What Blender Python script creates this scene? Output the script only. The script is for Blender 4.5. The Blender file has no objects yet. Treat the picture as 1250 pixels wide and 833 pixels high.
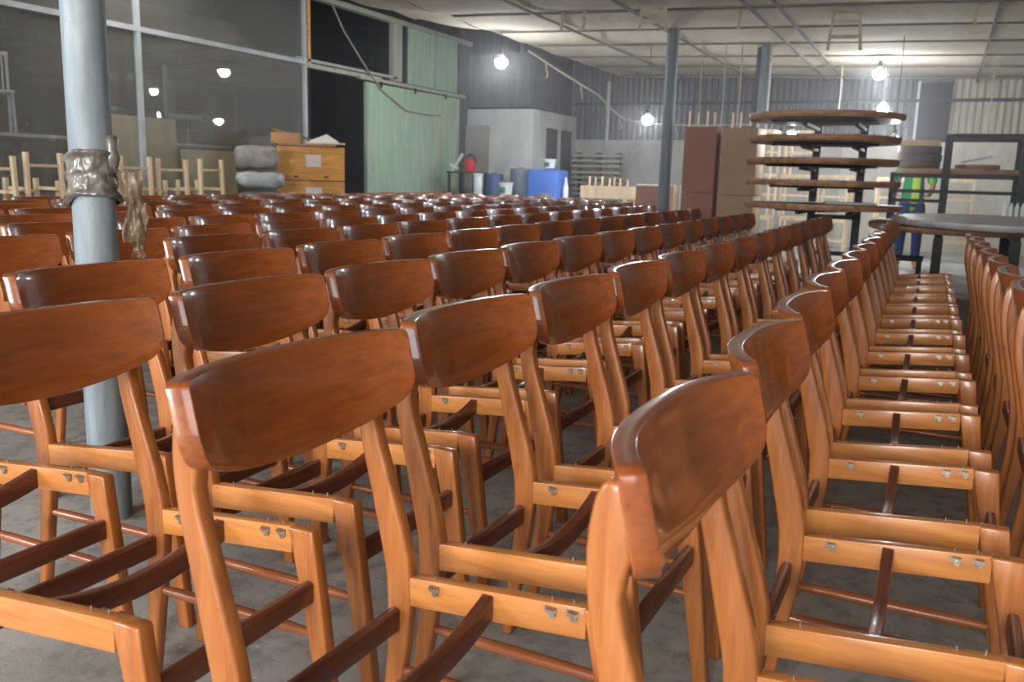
import bpy, bmesh, math, random
from mathutils import Vector, Matrix, noise

R = random.Random(7)
S = bpy.context.scene
COL = S.collection
PI = math.pi

# ------------------------------------------------------------------ view
S.view_settings.view_transform = 'Standard'
S.view_settings.look = 'None'
S.view_settings.gamma = 1.0
S.view_settings.use_curve_mapping = False
S.view_settings.exposure = 0.0

# ------------------------------------------------------------------ materials
def srgb(r, g, b):
    f = lambda c: (c / 255 / 12.92) if c / 255 <= .04045 else ((c / 255 + .055) / 1.055) ** 2.4
    return (f(r), f(g), f(b), 1.0)

def mat_base(name):
    m = bpy.data.materials.new(name)
    m.use_nodes = True
    nt = m.node_tree
    b = nt.nodes['Principled BSDF']
    return m, nt, b

def ramp(nt, fac, stops):
    r = nt.nodes.new('ShaderNodeValToRGB')
    e = r.color_ramp.elements
    e[0].position, e[0].color = stops[0]
    e[1].position, e[1].color = stops[-1]
    for p, c in stops[1:-1]:
        x = e.new(p); x.color = c
    nt.links.new(fac, r.inputs[0])
    return r.outputs[0]

def coords(nt, scale, rot=(0, 0, 0), src='Object'):
    t = nt.nodes.new('ShaderNodeTexCoord')
    mp = nt.nodes.new('ShaderNodeMapping')
    mp.inputs['Scale'].default_value = scale
    mp.inputs['Rotation'].default_value = rot
    nt.links.new(t.outputs[src], mp.inputs[0])
    return mp.outputs[0]

def noise_n(nt, vec, scale, detail=4, rough=.55, dist=0.0):
    n = nt.nodes.new('ShaderNodeTexNoise')
    n.inputs['Scale'].default_value = scale
    n.inputs['Detail'].default_value = detail
    n.inputs['Roughness'].default_value = rough
    n.inputs['Distortion'].default_value = dist
    nt.links.new(vec, n.inputs['Vector'])
    return n.outputs['Fac']

def wood(name, dark, mid, light, grain, rough=.32, coat=.35, vary=.18, spec=.5):
    """varnished or raw timber; grain = scale per axis, small along the grain; each object varies a little"""
    m, nt, b = mat_base(name)
    oi = nt.nodes.new('ShaderNodeObjectInfo')
    tc = nt.nodes.new('ShaderNodeTexCoord')
    mp = nt.nodes.new('ShaderNodeMapping')
    mp.inputs['Scale'].default_value = grain
    nt.links.new(tc.outputs['Object'], mp.inputs[0])
    ad = nt.nodes.new('ShaderNodeVectorMath'); ad.operation = 'MULTIPLY_ADD'
    ad.inputs[1].default_value = (1, 1, 1)
    cmb = nt.nodes.new('ShaderNodeVectorMath'); cmb.operation = 'SCALE'
    cmb.inputs[0].default_value = (37, 23, 11)
    nt.links.new(oi.outputs['Random'], cmb.inputs['Scale'])
    nt.links.new(mp.outputs[0], ad.inputs[0])
    nt.links.new(cmb.outputs[0], ad.inputs[2])
    n1 = noise_n(nt, ad.outputs[0], 1.0, 6, .6, .6)
    c = ramp(nt, n1, [(.28, dark), (.5, mid), (.74, light)])
    hsv = nt.nodes.new('ShaderNodeHueSaturation')
    mr = nt.nodes.new('ShaderNodeMapRange')
    mr.inputs['To Min'].default_value = 1 - vary
    mr.inputs['To Max'].default_value = 1 + vary
    nt.links.new(oi.outputs['Random'], mr.inputs['Value'])
    nt.links.new(mr.outputs[0], hsv.inputs['Value'])
    nt.links.new(c, hsv.inputs['Color'])
    nt.links.new(hsv.outputs[0], b.inputs['Base Color'])
    b.inputs['Roughness'].default_value = rough
    b.inputs['Coat Weight'].default_value = coat
    b.inputs['Coat Roughness'].default_value = .11
    b.inputs['Specular IOR Level'].default_value = spec
    bp = nt.nodes.new('ShaderNodeBump')
    bp.inputs['Strength'].default_value = .02
    bp.inputs['Distance'].default_value = .004
    nt.links.new(n1, bp.inputs['Height'])
    nt.links.new(bp.outputs[0], b.inputs['Normal'])
    return m

def plain(name, col, rough=.6, metal=0.0, var=.12, scale=6.0, bump=0.0, spec=.4, col2=None):
    m, nt, b = mat_base(name)
    v = coords(nt, (1, 1, 1))
    n = noise_n(nt, v, scale, 5, .6)
    d = tuple(c * (1 - 2 * var) for c in col[:3]) + (1,)
    l = tuple(min(1, c * (1 + 2 * var)) for c in col[:3]) + (1,)
    if col2: d = col2
    nt.links.new(ramp(nt, n, [(.3, d), (.7, l)]), b.inputs['Base Color'])
    b.inputs['Roughness'].default_value = rough
    b.inputs['Metallic'].default_value = metal
    b.inputs['Specular IOR Level'].default_value = spec
    if bump:
        bp = nt.nodes.new('ShaderNodeBump')
        bp.inputs['Strength'].default_value = bump
        bp.inputs['Distance'].default_value = .01
        nt.links.new(n, bp.inputs['Height'])
        nt.links.new(bp.outputs[0], b.inputs['Normal'])
    return m

def emit(name, col, strength):
    m, nt, b = mat_base(name)
    b.inputs['Base Color'].default_value = (.9, .9, .9, 1)
    b.inputs['Emission Color'].default_value = col
    b.inputs['Emission Strength'].default_value = strength
    return m

W = {}
# chair timber: the grain runs along y in the backrest, along z in the legs, along x in the rails
W['back'] = wood('backrest_wood', srgb(118, 59, 23), srgb(137, 71, 28), srgb(151, 83, 35), (60, 5, 60), .34, .9, .10)  # same timber as the legs, darkened: part of its shade is in the colour
W['leg'] = wood('leg_wood', srgb(134, 75, 33), srgb(157, 93, 43), srgb(173, 109, 54), (50, 50, 5), .34, .35, .10)
W['rail'] = wood('rail_wood', srgb(154, 94, 44), srgb(176, 113, 56), srgb(192, 131, 70), (5, 50, 50), .38, .25, .10)
W['dark'] = wood('dark_stretcher_wood', srgb(76, 38, 25), srgb(92, 48, 32), srgb(106, 58, 40), (50, 5, 50), .36, .3, .12)
W['rod'] = wood('rod_wood', srgb(120, 66, 35), srgb(144, 82, 45), srgb(160, 98, 56), (5, 50, 50), .32, .35, .12)
W['raw'] = wood('raw_wood', srgb(204, 180, 144), srgb(224, 202, 168), srgb(236, 218, 188), (20, 20, 3), .7, 0, .1, .25)
W['slab'] = wood('slab_wood', srgb(104, 74, 52), srgb(146, 108, 78), srgb(170, 134, 104), (3, 14, 14), .6, .05, .15)
W['slab_grey'] = wood('dusty_slab_wood', srgb(142, 138, 136), srgb(172, 168, 168), srgb(194, 190, 190), (3, 8, 8), .5, .1, .05)
W['slab_dark'] = wood('dark_slab_wood', srgb(62, 52, 46), srgb(86, 72, 62), srgb(108, 92, 80), (3, 8, 8), .6, .05, .1)
W['crate'] = wood('crate_wood', srgb(192, 128, 52), srgb(218, 156, 74), srgb(232, 178, 98), (4, 4, 40), .55, .1, .1)
W['metal'] = plain('zinc_metal', (.38, .34, .28, 1), .35, .9, .2, 40)
W['black_steel'] = plain('black_steel', srgb(26, 25, 29), .6, .0, .1, 9)
W['grey_paint'] = plain('grey_paint', srgb(172, 178, 182), .5, 0, .08, 5)
W['carton'] = plain('carton_board', srgb(186, 140, 96), .85, 0, .06, 3)
W['carton_red'] = plain('red_brown_board', srgb(138, 92, 74), .8, 0, .05, 3)
W['carton_tan'] = plain('tan_board', srgb(150, 124, 98), .8, 0, .05, 3)
W['paper'] = plain('white_paper', srgb(232, 232, 230), .8, 0, .03, 6)
W['plywood'] = plain('plywood', srgb(196, 178, 138), .75, 0, .06, 2)
W['sack'] = plain('grey_sack', srgb(150, 146, 140), .8, 0, .15, 8, .4)
W['film'] = plain('dusty_film', srgb(104, 100, 95), .3, 0, .3, 18, .35, .7)
W['white_plastic'] = plain('white_plastic', srgb(214, 220, 222), .45, 0, .04, 5)
W['blue_plastic'] = plain('blue_plastic', srgb(72, 118, 206), .4, 0, .06, 3)
W['navy_plastic'] = plain('navy_plastic', srgb(62, 84, 128), .45, 0, .1, 4)
W['grey_plastic'] = plain('grey_plastic', srgb(104, 116, 130), .5, 0, .1, 4)
W['red'] = plain('red_plastic', srgb(196, 44, 50), .4, 0, .06, 4)
W['green_label'] = plain('green_label', srgb(50, 130, 90), .6, 0, .05, 4)
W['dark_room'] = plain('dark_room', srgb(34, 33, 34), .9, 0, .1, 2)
W['roof'] = plain('roof_sheet', srgb(52, 52, 54), .8, 0, .1, 2)
W['raw_dimmed'] = plain('dimmed_raw_wood', srgb(158, 146, 124), .8, 0, .1, 6)  # raw wood darkened in colour to offset the strong bulb light
W['batten'] = plain('grey_brown_batten', srgb(104, 97, 88), .8, 0, .1, 4)
W['wire'] = plain('wire_black', srgb(44, 42, 40), .6, 0, .05, 4)
W['rope'] = plain('rope_pale', srgb(150, 140, 124), .8, 0, .1, 20)

def galvanised(k=1.0):
    m, nt, b = mat_base('painted_steel_pole')
    sg = lambda r, g, b_: srgb(r * k, g * k, b_ * k)
    v = coords(nt, (5, 5, .8))
    n = noise_n(nt, v, 3.0, 6, .65, .3)
    c = ramp(nt, n, [(.3, sg(102, 112, 119)), (.52, sg(126, 138, 146)), (.72, sg(150, 159, 164))])
    v2 = coords(nt, (1, 1, 1))
    n2 = noise_n(nt, v2, 26, 3, .7)
    k = ramp(nt, n2, [(.70, (0, 0, 0, 1)), (.76, (1, 1, 1, 1))])
    mx = nt.nodes.new('ShaderNodeMix'); mx.data_type = 'RGBA'
    nt.links.new(k, mx.inputs[0]); nt.links.new(c, mx.inputs[6])
    mx.inputs[7].default_value = srgb(112, 108, 100)
    nt.links.new(mx.outputs[2], b.inputs['Base Color'])
    b.inputs['Roughness'].default_value = .55
    b.inputs['Metallic'].default_value = .05
    return m
W['pole'] = galvanised()
W['pole_shaded'] = galvanised(.68)  # same paint darkened: the far poles' dimmer light is put into the colour

def concrete():
    m, nt, b = mat_base('concrete_floor')
    v = coords(nt, (1, 1, 1))
    n = noise_n(nt, v, 1.1, 8, .65, .4)
    n2 = noise_n(nt, v, 14, 6, .7)
    c = ramp(nt, n, [(.3, srgb(134, 133, 130)), (.55, srgb(160, 159, 156)), (.75, srgb(186, 184, 180))])
    c2 = ramp(nt, n2, [(.30, srgb(112, 111, 108)), (.52, (1, 1, 1, 1)), (.70, (1, 1, 1, 1))])
    mx = nt.nodes.new('ShaderNodeMix'); mx.data_type = 'RGBA'; mx.blend_type = 'MULTIPLY'
    mx.inputs[0].default_value = .55
    nt.links.new(c, mx.inputs[6]); nt.links.new(c2, mx.inputs[7])
    # pale dust streaks and crumbs
    n3 = noise_n(nt, v, 60, 2, .5)
    k = ramp(nt, n3, [(.70, (0, 0, 0, 1)), (.74, (1, 1, 1, 1))])
    m2 = nt.nodes.new('ShaderNodeMix'); m2.data_type = 'RGBA'
    nt.links.new(k, m2.inputs[0]); nt.links.new(mx.outputs[2], m2.inputs[6])
    m2.inputs[7].default_value = srgb(190, 186, 178)
    nt.links.new(m2.outputs[2], b.inputs['Base Color'])
    b.inputs['Roughness'].default_value = .62
    bp = nt.nodes.new('ShaderNodeBump'); bp.inputs['Strength'].default_value = .15
    bp.inputs['Distance'].default_value = .01
    nt.links.new(n2, bp.inputs['Height']); nt.links.new(bp.outputs[0], b.inputs['Normal'])
    return m
W['concrete'] = concrete()

def streaked(name, a, b_, c_, sc=(6, 6, .7), rough=.6, spots=None):
    """sheet metal or plaster with vertical streaks; spots = colour of large worn patches"""
    m, nt, b = mat_base(name)
    n = noise_n(nt, coords(nt, sc), 1.6, 6, .65, .4)
    col = ramp(nt, n, [(.3, a), (.5, b_), (.72, c_)])
    if spots:
        n2 = noise_n(nt, coords(nt, (1, 1, .8)), 1.7, 5, .6, .5)
        k = ramp(nt, n2, [(.54, (0, 0, 0, 1)), (.74, (.8, .8, .8, 1))])
        mx = nt.nodes.new('ShaderNodeMix'); mx.data_type = 'RGBA'
        nt.links.new(k, mx.inputs[0]); nt.links.new(col, mx.inputs[6])
        mx.inputs[7].default_value = spots
        col = mx.outputs[2]
    nt.links.new(col, b.inputs['Base Color'])
    b.inputs['Roughness'].default_value = rough
    return m
W['green_sheet'] = streaked('green_sheet', srgb(134, 160, 136), srgb(152, 176, 152), srgb(168, 190, 166), spots=srgb(172, 158, 126))
W['green_trim'] = streaked('grey_green_trim', srgb(138, 142, 126), srgb(158, 160, 144), srgb(170, 170, 156))
W['cladding'] = streaked('grey_cladding', srgb(56, 56, 58), srgb(72, 72, 75), srgb(92, 92, 93))
W['cladding_pale'] = streaked('pale_cladding', srgb(128, 122, 108), srgb(150, 144, 128), srgb(170, 164, 148))
W['plaster'] = streaked('grey_plaster', srgb(134, 132, 128), srgb(156, 154, 148), srgb(172, 169, 162), (1.5, 1.5, .8))
W['plaster_pale'] = streaked('pale_plaster', srgb(158, 154, 143), srgb(178, 174, 162), srgb(192, 188, 178), (1.5, 1.5, .8))
W['white_render'] = streaked('white_render', srgb(172, 174, 174), srgb(192, 194, 194), srgb(204, 206, 204), (1.2, 1.2, .6))

def fabric():
    m, nt, b = mat_base('ceiling_net')
    n = noise_n(nt, coords(nt, (.7, .35, 1)), 1.2, 6, .65, .6)
    c = ramp(nt, n, [(.28, srgb(150, 141, 128)), (.52, srgb(178, 169, 154)), (.75, srgb(196, 188, 172))])
    nt.links.new(c, b.inputs['Base Color'])
    b.inputs['Roughness'].default_value = .9
    b.inputs['Specular IOR Level'].default_value = .1
    return m
W['fabric'] = fabric()

def dusty_glass():
    m, nt, b = mat_base('dusty_glass')
    out = nt.nodes['Material Output']
    tr = nt.nodes.new('ShaderNodeBsdfTransparent'); tr.inputs[0].default_value = (.86, .88, .88, 1)
    gl = nt.nodes.new('ShaderNodeBsdfGlossy'); gl.inputs['Roughness'].default_value = .015
    gl.inputs['Color'].default_value = (.95, .97, 1, 1)
    df = nt.nodes.new('ShaderNodeBsdfDiffuse')
    df.inputs[0].default_value = (.42, .41, .38, 1)
    n = noise_n(nt, coords(nt, (1, 1, .5)), 2.2, 6, .6)
    mr = nt.nodes.new('ShaderNodeMapRange')
    mr.inputs['To Min'].default_value = .12; mr.inputs['To Max'].default_value = .26
    nt.links.new(n, mr.inputs['Value'])
    m1 = nt.nodes.new('ShaderNodeMixShader')
    nt.links.new(mr.outputs[0], m1.inputs[0]); nt.links.new(tr.outputs[0], m1.inputs[1]); nt.links.new(df.outputs[0], m1.inputs[2])
    fr = nt.nodes.new('ShaderNodeFresnel')
    ge = nt.nodes.new('ShaderNodeNewGeometry')
    io = nt.nodes.new('ShaderNodeMapRange')          # a thin pane: the same mirror strength from its inner face
    io.inputs['To Min'].default_value = 1.5; io.inputs['To Max'].default_value = 1 / 1.5
    nt.links.new(ge.outputs['Backfacing'], io.inputs['Value'])
    nt.links.new(io.outputs[0], fr.inputs[0])
    m2 = nt.nodes.new('ShaderNodeMixShader')
    nt.links.new(fr.outputs[0], m2.inputs[0]); nt.links.new(m1.outputs[0], m2.inputs[1]); nt.links.new(gl.outputs[0], m2.inputs[2])
    nt.links.new(m2.outputs[0], out.inputs['Surface'])
    return m
W['glass'] = dusty_glass()

def clear_film():
    m, nt, b = mat_base('crinkled_film')
    b.inputs['Base Color'].default_value = srgb(122, 106, 86)
    b.inputs['Roughness'].default_value = .25
    b.inputs['Alpha'].default_value = .66
    n = noise_n(nt, coords(nt, (1, 1, 1)), 40, 4, .6, .5)
    bp = nt.nodes.new('ShaderNodeBump'); bp.inputs['Strength'].default_value = .6; bp.inputs['Distance'].default_value = .01
    nt.links.new(n, bp.inputs['Height']); nt.links.new(bp.outputs[0], b.inputs['Normal'])
    return m
W['clear_film'] = clear_film()

def shirt_mat():
    """green shirt with a lime panel down the middle and a dark green side"""
    m, nt, b = mat_base('green_lime_shirt')
    t = nt.nodes.new('ShaderNodeTexCoord')
    sp = nt.nodes.new('ShaderNodeSeparateXYZ')
    nt.links.new(t.outputs['Object'], sp.inputs[0])
    mr = nt.nodes.new('ShaderNodeMapRange')
    mr.inputs['From Min'].default_value = -.25; mr.inputs['From Max'].default_value = .25
    nt.links.new(sp.outputs['X'], mr.inputs['Value'])
    r = nt.nodes.new('ShaderNodeValToRGB'); r.color_ramp.interpolation = 'CONSTANT'
    e = r.color_ramp.elements
    e[0].position = 0; e[0].color = srgb(0, 118, 70)
    e[1].position = .47; e[1].color = srgb(150, 178, 52)
    for p, c in ((.66, srgb(28, 84, 66)), (.86, srgb(96, 176, 60))):
        x = e.new(p); x.color = c
    nt.links.new(mr.outputs[0], r.inputs[0]); nt.links.new(r.outputs[0], b.inputs['Base Color'])
    b.inputs['Roughness'].default_value = .85
    return m
W['shirt'] = shirt_mat()
W['jeans'] = plain('blue_jeans', srgb(34, 52, 108), .85, 0, .12, 20)
W['skin'] = plain('skin', srgb(176, 124, 94), .55, 0, .04, 8)
W['hair'] = plain('black_hair', srgb(24, 20, 18), .6, 0, .1, 30)

# ------------------------------------------------------------------ mesh helpers
class M:
    def __init__(self): self.v = []; self.f = []
    def add(self, vs, fs):
        b = len(self.v)
        self.v += [tuple(p) for p in vs]
        self.f += [tuple(b + i for i in q) for q in fs]
        return self
    def box(self, c, s, rot=None, shear=None):
        x, y, z = s[0] / 2, s[1] / 2, s[2] / 2
        vs = [Vector((i * x, j * y, k * z)) for k in (-1, 1) for j in (-1, 1) for i in (-1, 1)]
        if rot is not None: vs = [rot @ p for p in vs]
        return self.add([p + Vector(c) for p in vs],
                        [(0, 2, 3, 1), (4, 5, 7, 6), (0, 1, 5, 4), (2, 6, 7, 3), (0, 4, 6, 2), (1, 3, 7, 5)])
    def hexa(self, vs):
        return self.add(vs, [(0, 2, 3, 1), (4, 5, 7, 6), (0, 1, 5, 4), (2, 6, 7, 3), (0, 4, 6, 2), (1, 3, 7, 5)])
    def beam(self, a, b, w, h):
        a, b = Vector(a), Vector(b); d = b - a
        q = d.to_track_quat('Y', 'Z').to_matrix()
        return self.box((a + b) / 2, (w, d.length, h), q)
    def loft(self, rings, caps=True):
        n = len(rings[0]); vs = [p for r in rings for p in r]; fs = []
        for i in range(len(rings) - 1):
            for j in range(n):
                k = (j + 1) % n
                fs.append((i * n + j, i * n + k, (i + 1) * n + k, (i + 1) * n + j))
        if caps:
            fs.append(tuple(reversed(range(n)))); fs.append(tuple((len(rings) - 1) * n + j for j in range(n)))
        return self.add(vs, fs)
    def tube(self, pts, rad, n=10):
        pts = [Vector(p) for p in pts]; rings = []
        rad = rad if isinstance(rad, (list, tuple)) else [rad] * len(pts)
        ref = None
        for i, p in enumerate(pts):
            d = (pts[min(i + 1, len(pts) - 1)] - pts[max(i - 1, 0)]).normalized()
            if ref is None: ref = d.orthogonal().normalized()
            u = (ref - d * ref.dot(d)).normalized(); w = d.cross(u); ref = u
            rings.append([p + (u * math.cos(2 * PI * j / n) + w * math.sin(2 * PI * j / n)) * rad[i] for j in range(n)])
        return self.loft(rings)
    def lathe(self, prof, c=(0, 0, 0), n=24):
        rings = [[Vector((r * math.cos(2 * PI * j / n), r * math.sin(2 * PI * j / n), z)) + Vector(c) for j in range(n)] for r, z in prof]
        return self.loft(rings)
    def prism(self, poly, y0, y1):
        """polygon in x-z extruded along y"""
        n = len(poly)
        vs = [(x, y0, z) for x, z in poly] + [(x, y1, z) for x, z in poly]
        fs = [(i, (i + 1) % n, n + (i + 1) % n, n + i) for i in range(n)] + [tuple(reversed(range(n))), tuple(range(n, 2 * n))]
        return self.add(vs, fs)
    def grid(self, nu, nv, fn):
        vs = [fn(i / nu, j / nv) for i in range(nu + 1) for j in range(nv + 1)]
        fs = [(i * (nv + 1) + j, (i + 1) * (nv + 1) + j, (i + 1) * (nv + 1) + j + 1, i * (nv + 1) + j + 1) for i in range(nu) for j in range(nv)]
        return self.add(vs, fs)
    def mesh(self, name, mat, bevel=0, seg=2, angle=30, smooth=35, wn=False):
        bm = bmesh.new()
        vs = [bm.verts.new(p) for p in self.v]
        for q in self.f:
            try: bm.faces.new([vs[i] for i in q])
            except ValueError: pass
        bmesh.ops.recalc_face_normals(bm, faces=bm.faces)
        if bevel:
            ed = [e for e in bm.edges if len(e.link_faces) == 2 and e.calc_face_angle(0) > math.radians(angle)]
            bmesh.ops.bevel(bm, geom=ed, offset=bevel, segments=seg, profile=.5, affect='EDGES', clamp_overlap=True)
        me = bpy.data.meshes.new(name)
        bm.to_mesh(me); bm.free()
        me.polygons.foreach_set('use_smooth', [True] * len(me.polygons))
        try: me.set_sharp_from_angle(angle=math.radians(smooth))
        except Exception: pass
        if mat is not None: me.materials.append(mat)
        return me
    def obj(self, name, mat, parent=None, **k):
        o = bpy.data.objects.new(name, self.mesh(name, mat, **k))
        COL.objects.link(o)
        if parent is not None: o.parent = parent
        return o

def tag(o, label=None, cat=None, group=None, kind=None):
    if label: o['label'] = label
    if cat: o['category'] = cat
    if group: o['group'] = group
    if kind: o['kind'] = kind
    return o

def thing(name, label, cat, loc=(0, 0, 0), rz=0.0, group=None):
    o = bpy.data.objects.new(name, None)
    o.empty_display_size = .1
    COL.objects.link(o)
    o.location = loc; o.rotation_euler = (0, 0, rz)
    return tag(o, label, cat, group)

def struct(o): return tag(o, kind='structure')

def copy_tree(root, keep=None):
    r = root.copy(); COL.objects.link(r)
    for ch in list(root.children):
        if keep and not keep(ch): continue
        c = ch.copy(); COL.objects.link(c); c.parent = r
        for g in list(ch.children):
            if keep and not keep(g): continue
            d = g.copy(); COL.objects.link(d); d.parent = c
    return r

# ------------------------------------------------------------------ camera
cam_d = bpy.data.cameras.new('camera'); cam = bpy.data.objects.new('camera', cam_d); COL.objects.link(cam)
rx = Vector((0.8990900891924356, 0.4368866861698523, 0.027695396069799937))
ux = Vector((-0.10451235774952768, 0.15278393460788517, 0.9827177806488332))
fx = Vector((-0.4251049030457928, 0.8864463281966137, -0.18302657903476396))
mw = Matrix.Identity(4)
for i in range(3):
    mw[i][0], mw[i][1], mw[i][2] = rx[i], ux[i], -fx[i]
mw[2][3] = 1.0614722
cam.matrix_world = mw
cam_d.sensor_width = 36; cam_d.lens = 1069.988 / 1250 * 36
cam_d.clip_start = .05; cam_d.clip_end = 100
cam_d.dof.use_dof = True; cam_d.dof.focus_distance = 2.1; cam_d.dof.aperture_fstop = 6.3
S.camera = cam

def proj(p):
    d = Vector(p) - Vector((0, 0, 1.0614722)); z = d.dot(fx)
    if z < .05: return None
    return 625 + 1070 * d.dot(rx) / z, 416.5 - 1070 * d.dot(ux) / z

# ------------------------------------------------------------------ the chair (faces +x, seat pad not fitted yet)
HT = .806
def back_lo(y):
    a = abs(y)
    k = [(0, .651), (.05, .6525), (.1, .657), (.14, .663), (.17, .6695), (.195, .678), (.215, .685), (.230, .693), (.241, .702), (.249, .715), (.254, .732)]
    for (y0, z0), (y1, z1) in zip(k, k[1:]):
        if a <= y1: return z0 + (z1 - z0) * (a - y0) / (y1 - y0)
    return k[-1][1]
def back_hi(y):
    a = abs(y)
    if a < .243: return HT
    return HT - .006 * ((a - .243) / .011) ** 2
def back_front(y, z): return -.268 + .053 * (abs(y) / .25) ** 2.7 + (HT - z) * .24
def make_backrest():
    ys = [-.254, -.2525, -.250, -.247, -.243, -.236, -.225] + [-.21 + .42 * i / 24 for i in range(25)] + [.225, .236, .243, .247, .250, .2525, .254]
    nz = 6; m = M(); n = len(ys)
    def col(y, t, k):
        lo, hi = back_lo(y), back_hi(y)
        out = []
        for j in range(nz + 1):
            z = lo + (hi - lo) * j / nz
            out.append((back_front(y, z) - t, y * k, z))
        return out
    th = lambda y: .024 - .003 * (abs(y) / .25) ** 2
    F = [col(y, 0, .925) for y in ys]; B = [col(y, th(y), 1) for y in ys]
    vs = [p for c in F for p in c] + [p for c in B for p in c]
    k = nz + 1; o = n * k; fs = []
    for i in range(n - 1):
        for j in range(nz):
            a, b, c, d = i * k + j, (i + 1) * k + j, (i + 1) * k + j + 1, i * k + j + 1
            fs.append((a, b, c, d)); fs.append((o + d, o + c, o + b, o + a))
        fs.append((i * k, o + i * k, o + (i + 1) * k, (i + 1) * k))
        fs.append((i * k + nz, (i + 1) * k + nz, o + (i + 1) * k + nz, o + i * k + nz))
    for i in (0, n - 1):
        for j in range(nz):
            fs.append((i * k + j, i * k + j + 1, o + i * k + j + 1, o + i * k + j))
    return m.add(vs, fs).mesh('backrest', W['back'], bevel=.0026, seg=2, angle=42, smooth=38)

REAR = [  # z, front x, back x
    (.776, -.250, -.261), (.770, -.243, -.267), (.757, -.238, -.273), (.73, -.235, -.278), (.70, -.231, -.280), (.675, -.238, -.279), (.655, -.241, -.277),
    (.62, -.234, -.272), (.58, -.221, -.263), (.53, -.206, -.251), (.47, -.187, -.238), (.42, -.174, -.227), (.39, -.170, -.221), (.34, -.169, -.218),
    (.25, -.178, -.218), (.15, -.194, -.227), (.07, -.206, -.235), (.0, -.217, -.242)]
def make_rear_leg(s):
    m = M(); rings = []
    for z, a, b in REAR:
        yc = s * (.198 - max(0, z - .45) * .012)
        h = .0135
        rings.append([(a, yc - h, z), (a, yc + h, z), (b, yc + h, z), (b, yc - h, z)])
    return m.loft(rings).mesh('leg', W['leg'], bevel=.0055, seg=2, angle=50, smooth=50)
def make_front_leg(s):
    m = M()
    rings = []
    for z, a, b in ((.4155, .148, .203), (.36, .159, .2095), (.25, .181, .224), (.12, .203, .239), (0, .222, .252)):
        y0, y1 = s * .197 - .0145, s * .197 + .0145
        rings.append([(a, y0, z), (a, y1, z), (b, y1, z), (b, y0, z)])
    return m.loft(rings).mesh('leg', W['leg'], bevel=.004, seg=2, angle=50, smooth=50)
def rail_z(x): return .387 + (x + .172) * .0285 / .32
def make_rail(s):
    y0, y1 = sorted((s * .1865, s * .2105)); a, b = -.178, .1525; h = .052
    return M().hexa([(a, y0, rail_z(a) - h), (b, y0, rail_z(b) - h), (a, y1, rail_z(a) - h), (b, y1, rail_z(b) - h),
                     (a, y0, rail_z(a)), (b, y0, rail_z(b)), (a, y1, rail_z(a)), (b, y1, rail_z(b))]).mesh('seat_rail', W['rail'], bevel=.002, seg=2)
def make_cross():
    m = M(); rings = []
    for i in range(15):
        t = -1 + 2 * i / 14; y = t * .188
        sag = .030 * (1 - t * t); z1 = .396 - sag; z0 = z1 - .043 + .004 * (1 - t * t)
        rings.append([(-.0305, y, z0), (-.0095, y, z0), (-.0095, y, z1), (-.0305, y, z1)])
    return m.loft(rings).mesh('cross_bar', W['dark'], bevel=.0025, seg=2, angle=50, smooth=45)
def make_front_str(): return M().box((.1955, 0, .298), (.020, .372, .044)).mesh('front_stretcher', W['dark'], bevel=.007, seg=3)
def make_back_str(): return M().box((-.199, 0, .306), (.020, .374, .045)).mesh('back_stretcher', W['dark'], bevel=.007, seg=3)
def make_rod(s):
    pts = [(-.206 + .406 * t, s * .197, .206) for t in (0, .06, .16, .5, .84, .94, 1)]
    return M().tube(pts, [.008, .0088, .0108, .0118, .0108, .0088, .008], 12).mesh('side_stretcher', W['rod'], smooth=60)
def make_bracket(s, x):
    """zinc plate screwed under the rail's top edge, with a screw standing up"""
    y = s * .1855; z = rail_z(x) - .010
    m = M().box((x, y, z - .002), (.020, .0022, .011))
    m.box((x + .002, y - s * .006, z + .003), (.013, .012, .0022))
    m.tube([(x + .003, y - s * .0015, z - .009), (x + .003, y - s * .004, z - .009)], .0052, 10)
    m.tube([(x - .002, s * .196, z + .008), (x - .002, s * .196, z + .017)], .0016, 6)
    return m.mesh('bracket', W['metal'], smooth=40)

ME = {'back': make_backrest(), 'cross': make_cross(), 'fs': make_front_str(), 'bs': make_back_str()}
for s in (-1, 1):
    ME['rl', s] = make_rear_leg(s); ME['fl', s] = make_front_leg(s); ME['rail', s] = make_rail(s); ME['rod', s] = make_rod(s)
    for x in (-.122, .093, .130): ME['br', s, x] = make_bracket(s, x)
def link(name, me, parent):
    o = bpy.data.objects.new(name, me); COL.objects.link(o); o.parent = parent
    return o
def make_chair():
    t = thing('dining_chair', 'chair', 'chair', group='seatless dining chairs in rows')
    link('backrest', ME['back'], t)
    for s in (-1, 1):
        link('leg', ME['rl', s], t); link('leg', ME['fl', s], t)
        r = link('seat_rail', ME['rail', s], t)
        for x in (-.122, .093, .130): link('bracket', ME['br', s, x], r)
        link('side_stretcher', ME['rod', s], t)
    link('cross_bar', ME['cross'], t)['label'] = 'dark stained cross bar'
    link('front_stretcher', ME['fs'], t)['label'] = 'dark stained stretcher'
    link('back_stretcher', ME['bs'], t)['label'] = 'dark stained stretcher'
    return t
proto = make_chair()

ORD = 'first second third fourth fifth sixth seventh eighth ninth tenth eleventh twelfth thirteenth fourteenth fifteenth sixteenth seventeenth eighteenth nineteenth twentieth twenty-first twenty-second twenty-third'.split()
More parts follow.
